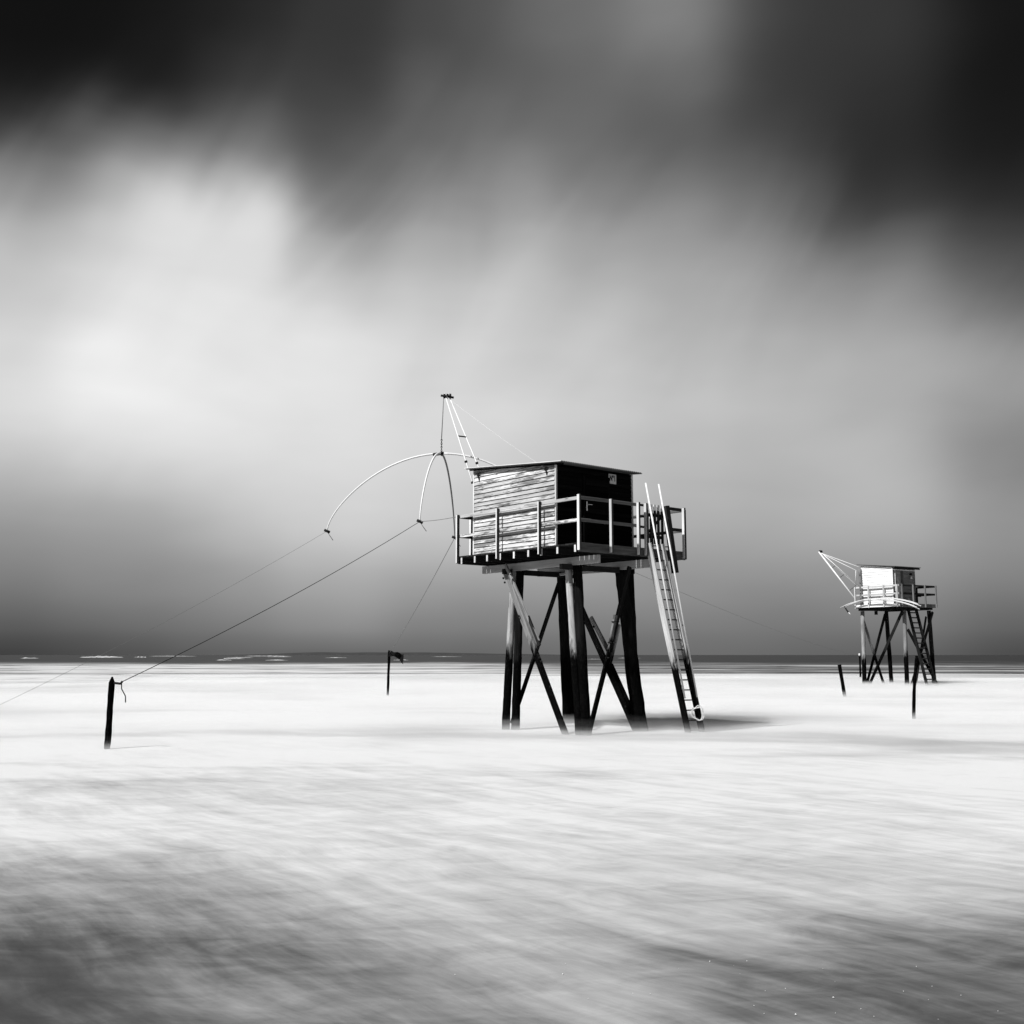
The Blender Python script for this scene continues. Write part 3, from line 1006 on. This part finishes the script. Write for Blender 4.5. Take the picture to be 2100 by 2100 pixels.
def build_derrick():
    base = HW(4.0, 1.3, 3.95)
    d = empty('net_derrick', base, 0)
    tag(d, 'tall white pair of lifting poles leaning out behind the plank hut', 'derrick', 'net derricks')
    R = lambda p: Vector(p) - base
    top = HW(6.08, 1.01, 8.32)
    ta, tb = top + Vector((-.02, 0, 0)), top + Vector((.075, .03, 0))
    ba, bb = HW(4.0, 1.02, 3.97), HW(4.0, 1.67, 3.97)
    ext = .10
    for a, b in ((ta, ba), (tb, bb)):
        e = (a - b).normalized() * ext
        tube('pole', [R(b), R(a + e)], .017, 'pole', d, 10, .015)
    tube('axle', [R(top + Vector((-.14, -.02, .02))), R(top + Vector((.19, .05, -.02)))], .030, 'iron', d, 8)
    for x in (-.05, .03, .10):
        for j in range(1):
            tube('pulley', [R(top + Vector((x - .018, 0, .01))), R(top + Vector((x + .018, .01, .01)))], .065, 'iron', d, 12)
    m1, m2 = ta.lerp(ba, .26), tb.lerp(bb, .26)
    tube('crossbar', [R(m1), R(m2)], .018, 'iron', d, 6)
    for t in (.42, .55):
        for a, b in ((ta, ba), (tb, bb)):
            q = a.lerp(b, t)
            tube('clamp', [R(q), R(q + (b - a).normalized() * .04)], .038, 'iron', d, 8)
    g = tube('guy_wire', sagged(top, HW(1.10, .05, 5.66), .04), .0022, 'rope_pale', None, 5)
    tag(g, 'thin pale stay wire from the pole tops down to the plank hut wall', 'wire')

    # the net frame: four bowed arms hung on a chain
    C = Vector((-1.82, 27.5, 6.81))
    ends = [Vector((-4.78, 27.8, 4.83)), Vector((-2.23, 26.0, 4.86)), Vector((-1.55, 29.1, 4.80)), Vector((1.10, 27.2, 4.85))]
    f = empty('lift_net', C, 0)
    tag(f, 'white frame of four bowed arms hanging on a chain beside the plank hut', 'net frame', 'dip net frames')
    mats = ('pole', 'pole', 'pole_shade', 'pole')
    for e, mm in zip(ends, mats):
        pts = []
        d_ = e - C
        for i in range(25):
            t = i / 24
            r = sin(t * pi / 2)
            drop = .5 * r * r + .5 * (1 - sqrt(max(0, 1 - r * r)))
            pts.append(Vector((d_.x * r, d_.y * r, d_.z * drop)))
        tube('arm', pts, .028, mm, f, 8, .017)
    for e in ends[:3]:
        d_ = e - C
        tube('end_fitting', [d_ + Vector((-.07, 0, .03)), d_ + Vector((.07, 0, -.03))], .035, 'iron', f, 8)
        tube('loose_end', [d_, d_ + Vector((.06, 0, -.10)), d_ + Vector((.16, 0, -.24))], .009, 'rope_grey', f, 5)
    tube('cross_plate', [Vector((-.22, .02, -.025)), Vector((.06, 0, .012))], .042, 'iron', f, 8)
    tube('cross_plate', [Vector((0, -.12, -.01)), Vector((.0, .12, -.01))], .036, 'iron', f, 8)
    hang = top + Vector((-.07, 0, -.05)) - C
    tube('cable', [Vector((0, 0, .42)), hang], .011, 'rope_grey', f, 6)
    # chain links
    for i in range(9):
        z = .03 + i * .046
        pts = []
        for q in range(10):
            t = q / 10 * 2 * pi
            a, b = cos(t) * .016, sin(t) * .032
            pts.append(Vector((a, 0, z + b)) if i % 2 else Vector((0, a, z + b)))
        tube('chain_link', pts, .008, 'iron', f, 5, closed=True)
    return ends


ENDS = build_derrick()


def rope(a, b, sag, r, mat, label):
    return tag(tube('rope', sagged(a, b, sag), r, mat, None, 6), label, 'rope', 'mooring ropes')


def stake(name, foot, head, r0, r1, label, point=False, bend=0.0, mat='post_black', rough=.09):
    foot, head = Vector(foot), Vector(head)
    e = empty(name, (foot.x, foot.y, 0))
    d = (head - foot)
    o = log('shaft', Vector((0, 0, 0)) - d * .35, d, r0, r1, mat, e, 12, 16, rough, bend, point=point)
    tag(e, label, 'post', 'posts standing in the surf')
    return e


p1 = stake('mooring_post', (-7.22, 19.69, 0), (-7.19, 19.69, 1.27), .052, .056,
           'thick pointed black post standing alone at the far left of the surf', True, rough=.15)
tube('hook', [Vector((.09, -.04, 1.16)), Vector((.22, -.10, 1.15)), Vector((.25, -.10, 1.19))], .022, 'iron', p1, 6)
tube('rope_tail', [Vector((.24, -.10, 1.17)), Vector((.25, -.12, 1.06)), Vector((.33, -.13, .93)), Vector((.34, -.14, .82))], .010, 'rope', p1, 5)
p2 = stake('mooring_post', (-4.99, 44.03, 0), (-4.95, 44.03, 1.80), .045, .055,
           'thin black post with a rag tied to its top, left of the plank hut')
q1 = stake('mooring_post', (13.27, 43.75, 0), (13.10, 43.75, 1.27), .065, .075, 'short leaning black post left of the white hut')
q2 = stake('mooring_post', (25.57, 80.33, 0), (25.58, 80.33, 1.60), .075, .07, 'thin post with a pale tip just left of the white hut stilts')
tube('tip', [Vector((.0, 0, 1.58)), Vector((-.02, 0, 1.76))], .075, 'pole', q2, 8, .06)
q3 = stake('mooring_post', (10.52, 28.69, 0), (10.63, 28.69, 1.64), .052, .035, 'long crooked black post in front of the white hut', bend=-.05, rough=.14)


def build_rag():
    vs, fs = [], []
    nx, nz = 14, 6
    o = Vector((-4.95, 44.0, 1.80))
    for s in (0, 1):
        for i in range(nx + 1):
            for j in range(nz + 1):
                t, q = i / nx, j / nz
                hgt = .26 + .14 * t - .12 * sin(t * pi)
                x = t * .62 + .05 * noise.noise((q * 3, 0, 2)) * t
                z = .05 - hgt * q - .16 * t + .05 * noise.noise((t * 4, q * 2, 6))
                y = .07 * sin(t * 9 + q * 2) * (.3 + t) + s * .02
                vs.append(o + Vector((x - .03, y - .08, z)))
    W = nz + 1
    off = W * (nx + 1)
    for i in range(nx):
        for j in range(nz):
            a = i * W + j
            fs.append((a, a + 1, a + W + 1, a + W))
            fs.append((off + a, off + a + W, off + a + W + 1, off + a + 1))
    for i in range(nx):
        for j in (0, nz):
            a = i * W + j
            fs.append((a, a + W, off + a + W, off + a))
    for j in range(nz):
        for i in (0, nx):
            a = i * W + j
            fs.append((a, a + 1, off + a + 1, off + a))
    tag(mesh_obj('rag', vs, fs, 'cloth', None, True), 'tattered black rag streaming from the thin post left of the plank hut', 'rag')


build_rag()

rope(ENDS[1], (-6.98, 19.59, 1.18), .12, .0070, 'rope', 'dark rope running from the net frame down to the pointed post')
rope(ENDS[0], (-12.3, 24.0, 0.05), .15, .0032, 'rope_mid', 'faint grey rope from the leftmost net arm slanting down into the surf')
rope(ENDS[2], (-4.93, 44.0, 1.74), .10, .009, 'rope_grey', 'grey rope from the net frame down to the post with the rag')
rope(ENDS[1], HW(4.1, -.02, 4.90), .02, .008, 'rope_grey', 'short faint rope between the net frame and the hut railing')
rope(HW(3.2, 3.25, 4.2), (25.58, 80.2, 1.55), .3, .005, 'rope_grey', 'faint rope from the plank hut across to the post by the white hut')

# ------------------------------------------------------------------ the far hut
FAR = Vector((21.14, 59.16, 0))
FAR_RZ = radians(31.13)
far_mat = Matrix.Translation(FAR) @ Matrix.Rotation(FAR_RZ, 4, 'Z')


def FW(u, v, z):
    return far_mat @ L(u, v, z)


def build_far_hut():
    h = empty('fishing_hut', FAR, FAR_RZ)
    tag(h, 'small white fishing hut on stilts in the distance at the right', 'hut', 'fishing huts on stilts')
    piles = {1: ((2.75, .10), (2.93, .40)), 2: ((3.0, 2.66), (2.8, 2.25)), 3: ((.2, .52), (.4, .83)), 4: ((.2, 2.80), (.4, 2.90))}
    for i, ((bu, bv), (tu, tv)) in piles.items():
        log('pile', L(bu, bv, -.5), L(tu, tv, 4.12), .125, .11, 'far_pile' if i in (1, 3) else 'brace_dark', h, 10, 8)

    def pt(i, t, du=0.0, dv=0.0):
        (bu, bv), (tu, tv) = piles[i]
        return L(bu + (tu - bu) * t + du, bv + (tv - bv) * t + dv, 4.12 * t)
    bar('brace', pt(1, .90, .0, .0), L(2.8, 1.80, -.1), .07, .15, 'far_pile', h)
    bar('brace', pt(2, .97, .10, 0), pt(1, 0, .15, .35), .07, .16, 'brace_dark', h)
    bar('brace', pt(3, .98, 0, -.16), L(2.35, -.05, -.1), .07, .15, 'brace_dark', h)
    bar('brace', pt(3, .74, -.15, .05), pt(4, -.02, -.18, .1), .07, .16, 'brace_dark', h)
    bar('brace', pt(4, .98, -.20, .05), pt(3, .0, -.20, .10), .07, .15, 'brace_dark', h)
    bar('brace', pt(4, .92, .3, .1), L(.2, 1.2, -.1), .07, .12, 'far_dark', h)
    # beams and deck
    bar('beam', L(3.11, .33, 4.22), L(.68, .33, 4.15), .12, .15, 'far_dark', h)
    bar('beam', L(3.05, 2.45, 4.20), L(.1, 2.45, 4.20), .12, .14, 'far_dark', h)
    bar('beam', L(.25, .1, 4.215), L(.25, 2.95, 4.215), .12, .12, 'far_dark', h)
    bar('beam', L(2.85, .1, 4.215), L(2.85, 2.6, 4.215), .12, .12, 'far_dark', h)
    n = 20
    m0 = None
    for i in range(n):
        u = .08 + i * (2.88 / (n - 1))
        if m0 is None:
            m0 = bar('deck_board', L(u, 0, 4.425), L(u, 2.92, 4.425), .138, .04, 'far_dark', h)
        else:
            o = m0.copy()
            col.objects.link(o)
            o.parent = h
            mt = m0.matrix_basis.copy()
            mt.translation = L(u, 0, 4.425)
            o.matrix_basis = mt
    for u in (.1, .7, 1.3, 1.9, 2.5, 2.95):
        bar('joist', L(u, .03, 4.34), L(u, 2.88, 4.34), .06, .12, 'far_dark', h)
    bar('fascia', L(-.02, -.03, 4.365), L(3.05, -.03, 4.375), .035, .15, 'far_white', h)
    bar('fascia', L(-.035, .0, 4.35), L(-.035, 2.94, 4.36), .035, .20, 'fascia', h)
    bar('fascia', L(-.02, 2.95, 4.36), L(3.03, 2.95, 4.36), .035, .19, 'fascia', h)
    bar('fascia', L(3.03, .0, 4.36), L(3.03, 2.93, 4.36), .035, .18, 'far_dark', h)
    # cabin
    zf, zb_ = 6.47, 6.68
    u0, u1, v0, v1 = .52, 2.66, .12, 1.92
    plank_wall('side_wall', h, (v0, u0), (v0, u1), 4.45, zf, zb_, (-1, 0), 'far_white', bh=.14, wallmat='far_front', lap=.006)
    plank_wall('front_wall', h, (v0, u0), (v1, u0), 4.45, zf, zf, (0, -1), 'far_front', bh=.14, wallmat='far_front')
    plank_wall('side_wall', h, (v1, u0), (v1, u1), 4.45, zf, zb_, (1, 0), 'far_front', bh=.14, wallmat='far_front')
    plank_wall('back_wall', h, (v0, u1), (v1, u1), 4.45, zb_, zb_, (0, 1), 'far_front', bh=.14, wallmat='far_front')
    zr = lambda u: 6.50 + .10 * (u - .5)
    mesh_r = []
    vv = [L(u, v, zr(u) + dz) for u in (.22, 2.86) for v in (-.02, 2.16) for dz in (0, .035)]
    ff = [(0, 1, 3, 2), (4, 6, 7, 5), (0, 4, 5, 1), (2, 3, 7, 6), (0, 2, 6, 4), (1, 5, 7, 3)]
    rf = mesh_obj('roof', vv, ff, 'roof', h)
    bar('eaves_board', L(.255, .0, 6.42), L(.255, 2.10, 6.42), .02, .10, 'far_dark', rf)
    bar('eaves_trim', L(u0 - .06, v0, 6.33), L(u0 - .06, v1, 6.33), .03, .045, 'far_white', h)
    bar('corner_trim', L(u0 - .03, v0 - .02, 4.45), L(u0 - .03, v0 - .02, 6.42), .05, .05, 'far_white', h, (1, 0, 0))
    bar('corner_trim', L(u0 - .03, v1 + .01, 4.45), L(u0 - .03, v1 + .01, 6.42), .05, .05, 'far_front', h, (1, 0, 0))
    door = mesh_obj('door', *box_verts(.36, .98, u0 - .06, u0 - .03, 4.47, 6.28), 'far_front', h)
    bar('frame', L(u0 - .05, .30, 4.46), L(u0 - .05, .30, 6.30), .05, .05, 'far_rail', door, (1, 0, 0))
    bar('panel', L(u0 - .075, .84, 4.50), L(u0 - .075, .84, 6.26), .20, .02, 'fascia', door, (0, 1, 0))
    lamp = tube('wall_lamp', [L(u0 - .04, 1.56, 6.12), L(u0 - .14, 1.56, 6.12)], .065, 'iron', h, 10)
    tube('lamp_glass', [L(u0 - .11, 1.56, 5.85), L(u0 - .11, 1.56, 6.00)], .05, 'pole', lamp, 8)
    log('mast_post', L(2.62, .00, 4.45), L(2.66, .00, 6.50), .085, .085, 'grey_log', h, 10, 8)
    for z in (4.8, 5.1, 5.3, 5.7, 6.15):
        bolt('bolt', L(2.60, -.085, z), .03, 'iron', h)
    # railing
    for u in (.07, .99, 2.05, 3.0):
        bar('rail_post', L(u, -.08, 4.28), L(u, -.08, 5.49), .075, .075, 'far_rail', h, (1, 0, 0), wob=.01)
    for v in (.12, 1.04, 2.03, 2.94):
        bar('rail_post', L(-.09, v, 4.27), L(-.09, v, 5.50), .075, .075, 'rail', h, (1, 0, 0), wob=.01)
    for v in (1.0, 2.0, 2.94):
        bar('rail_post', L(3.08, v, 4.30), L(3.08, v, 5.48), .075, .075, 'rail_dark', h, (1, 0, 0))
    for u in (1.5, 2.3):
        bar('rail_post', L(u, 3.0, 4.28), L(u, 3.0, 5.48), .075, .075, 'rail_dark', h, (1, 0, 0))
    for z, nm in ((5.44, 'handrail'), (5.0, 'middle_rail')):
        bar(nm, L(0, -.025, z), L(3.04, -.025, z), .03, .10, 'far_rail', h)
        bar(nm, L(-.04, .05, z), L(-.04, 2.98, z), .03, .10, 'rail_dark', h)
        bar(nm, L(3.035, .03, z), L(3.035, 2.95, z), .03, .10, 'rail_dark', h)
        bar(nm, L(.0, 2.965, z), L(3.02, 2.965, z), .03, .10, 'rail_dark', h)
    tube('hanging_box', [L(2.06, .5, 3.90), L(2.06, .5, 4.10)], .09, 'far_dark', h, 6)

    # winch stand on the open end of the deck
    w = empty('winch_stand', FW(.95, 2.62, 4.45), FAR_RZ)
    tag(w, 'dark cross-armed winch stand on the open deck of the white hut', 'winch')
    bar('column', Vector((0, 0, 0)), Vector((0, 0, 1.0)), .10, .10, 'far_dark', w, (1, 0, 0))
    bar('arm', Vector((-.36, 0, .98)), Vector((.36, 0, .98)), .06, .07, 'far_dark', w)
    bar('arm', Vector((-.34, 0, .50)), Vector((.36, 0, .50)), .06, .07, 'far_dark', w)

    # derrick
    b = FW(3.0, .6, 4.45)
    d = empty('net_derrick', b, 0)
    tag(d, 'small white derrick slanting out to the left of the white hut', 'derrick', 'net derricks')
    R = lambda p: Vector(p) - b
    tip = FW(5.46, -.14, 7.65)
    pa, pb = FW(3.0, -.04, 4.78), FW(2.95, 1.59, 4.64)
    tube('pole', [R(pa), R(tip + Vector((-.06, 0, .05)))], .045, 'pole', d, 8)
    tube('pole', [R(pb), R(tip + Vector((.06, 0, 0)))], .045, 'pole', d, 8)
    for e in (FW(2.7, -.02, 6.62), FW(2.7, -.22, 6.40)):
        tube('stay', [R(tip), R(e)], .018, 'pole', d, 6)
    tube('stay', [R(FW(2.75, -.22, 6.40)), R(FW(3.02, .0, 5.5))], .018, 'pole', d, 6)
    for t in (.34, .55, .82):
        tube('rung', [R(tip.lerp(pa, t)), R(tip.lerp(pb, t * .80))], .014, 'iron', d, 6)
    tube('pulley', [R(tip + Vector((-.02, -.04, .06))), R(tip + Vector((.12, .04, .06)))], .085, 'iron', d, 10)

    # folded net frame lashed along the deck edge
    f = empty('lift_net', FW(1.0, -.16, 4.3), FAR_RZ)
    tag(f, 'white bowed net arms lashed in a bundle along the deck of the white hut', 'net frame', 'dip net frames')
    o0 = L(1.0, -.16, 4.3)
    arc = [(3.74, 4.38), (3.2, 4.55), (2.6, 4.68), (2.08, 4.75), (1.5, 4.77), (.93, 4.75), (.4, 4.71), (.02, 4.65), (-.5, 4.55), (-1.0, 4.42), (-1.5, 4.24)]
    for k, (s, dz, dv) in enumerate(((0, 0, 0), (0, -.09, -.05), (5, .06, -.07), (0, -.03, -.10))):
        pts = [L(u + .05 * k, -.16 + dv - .02 * k, z + dz * (1 + .6 * max(0, -u))) - o0 for (u, z) in arc[s:]]
        tube('arm', pts, .022, 'pole', f, 6)
    tube('end_fitting', [L(3.70, -.18, 4.40) - o0, L(3.55, -.22, 4.22) - o0, L(3.40, -.22, 4.06) - o0], .04, 'iron', f, 6)
    tube('rope_tail', [L(3.40, -.22, 4.06) - o0, L(3.28, -.2, 3.94) - o0], .025, 'pole', f, 6)

    # ladder
    base = FW(-.6, 1.55, 0)
    l = empty('ladder', base, FAR_RZ)
    tag(l, 'dark ladder climbing through the stilts of the white hut', 'ladder', 'ladders up to the huts')
    B = L(-.6, 1.55, 0)
    a0, b0 = L(.3, 1.0, 4.25) - B, L(-.66, 1.20, -.4) - B
    a1, b1 = L(.3, 1.66, 4.25) - B, L(-.66, 1.94, -.4) - B
    for p, q in ((a0, b0), (a1, b1)):
        bar('stringer', p, q, .06, .17, 'far_dark', l, (0, 1, .1))
    for i in range(15):
        t = .06 + i * .06
        tube('rung', [a0.lerp(b0, t), a1.lerp(b1, t)], .035, 'rung', l, 6)


build_far_hut()
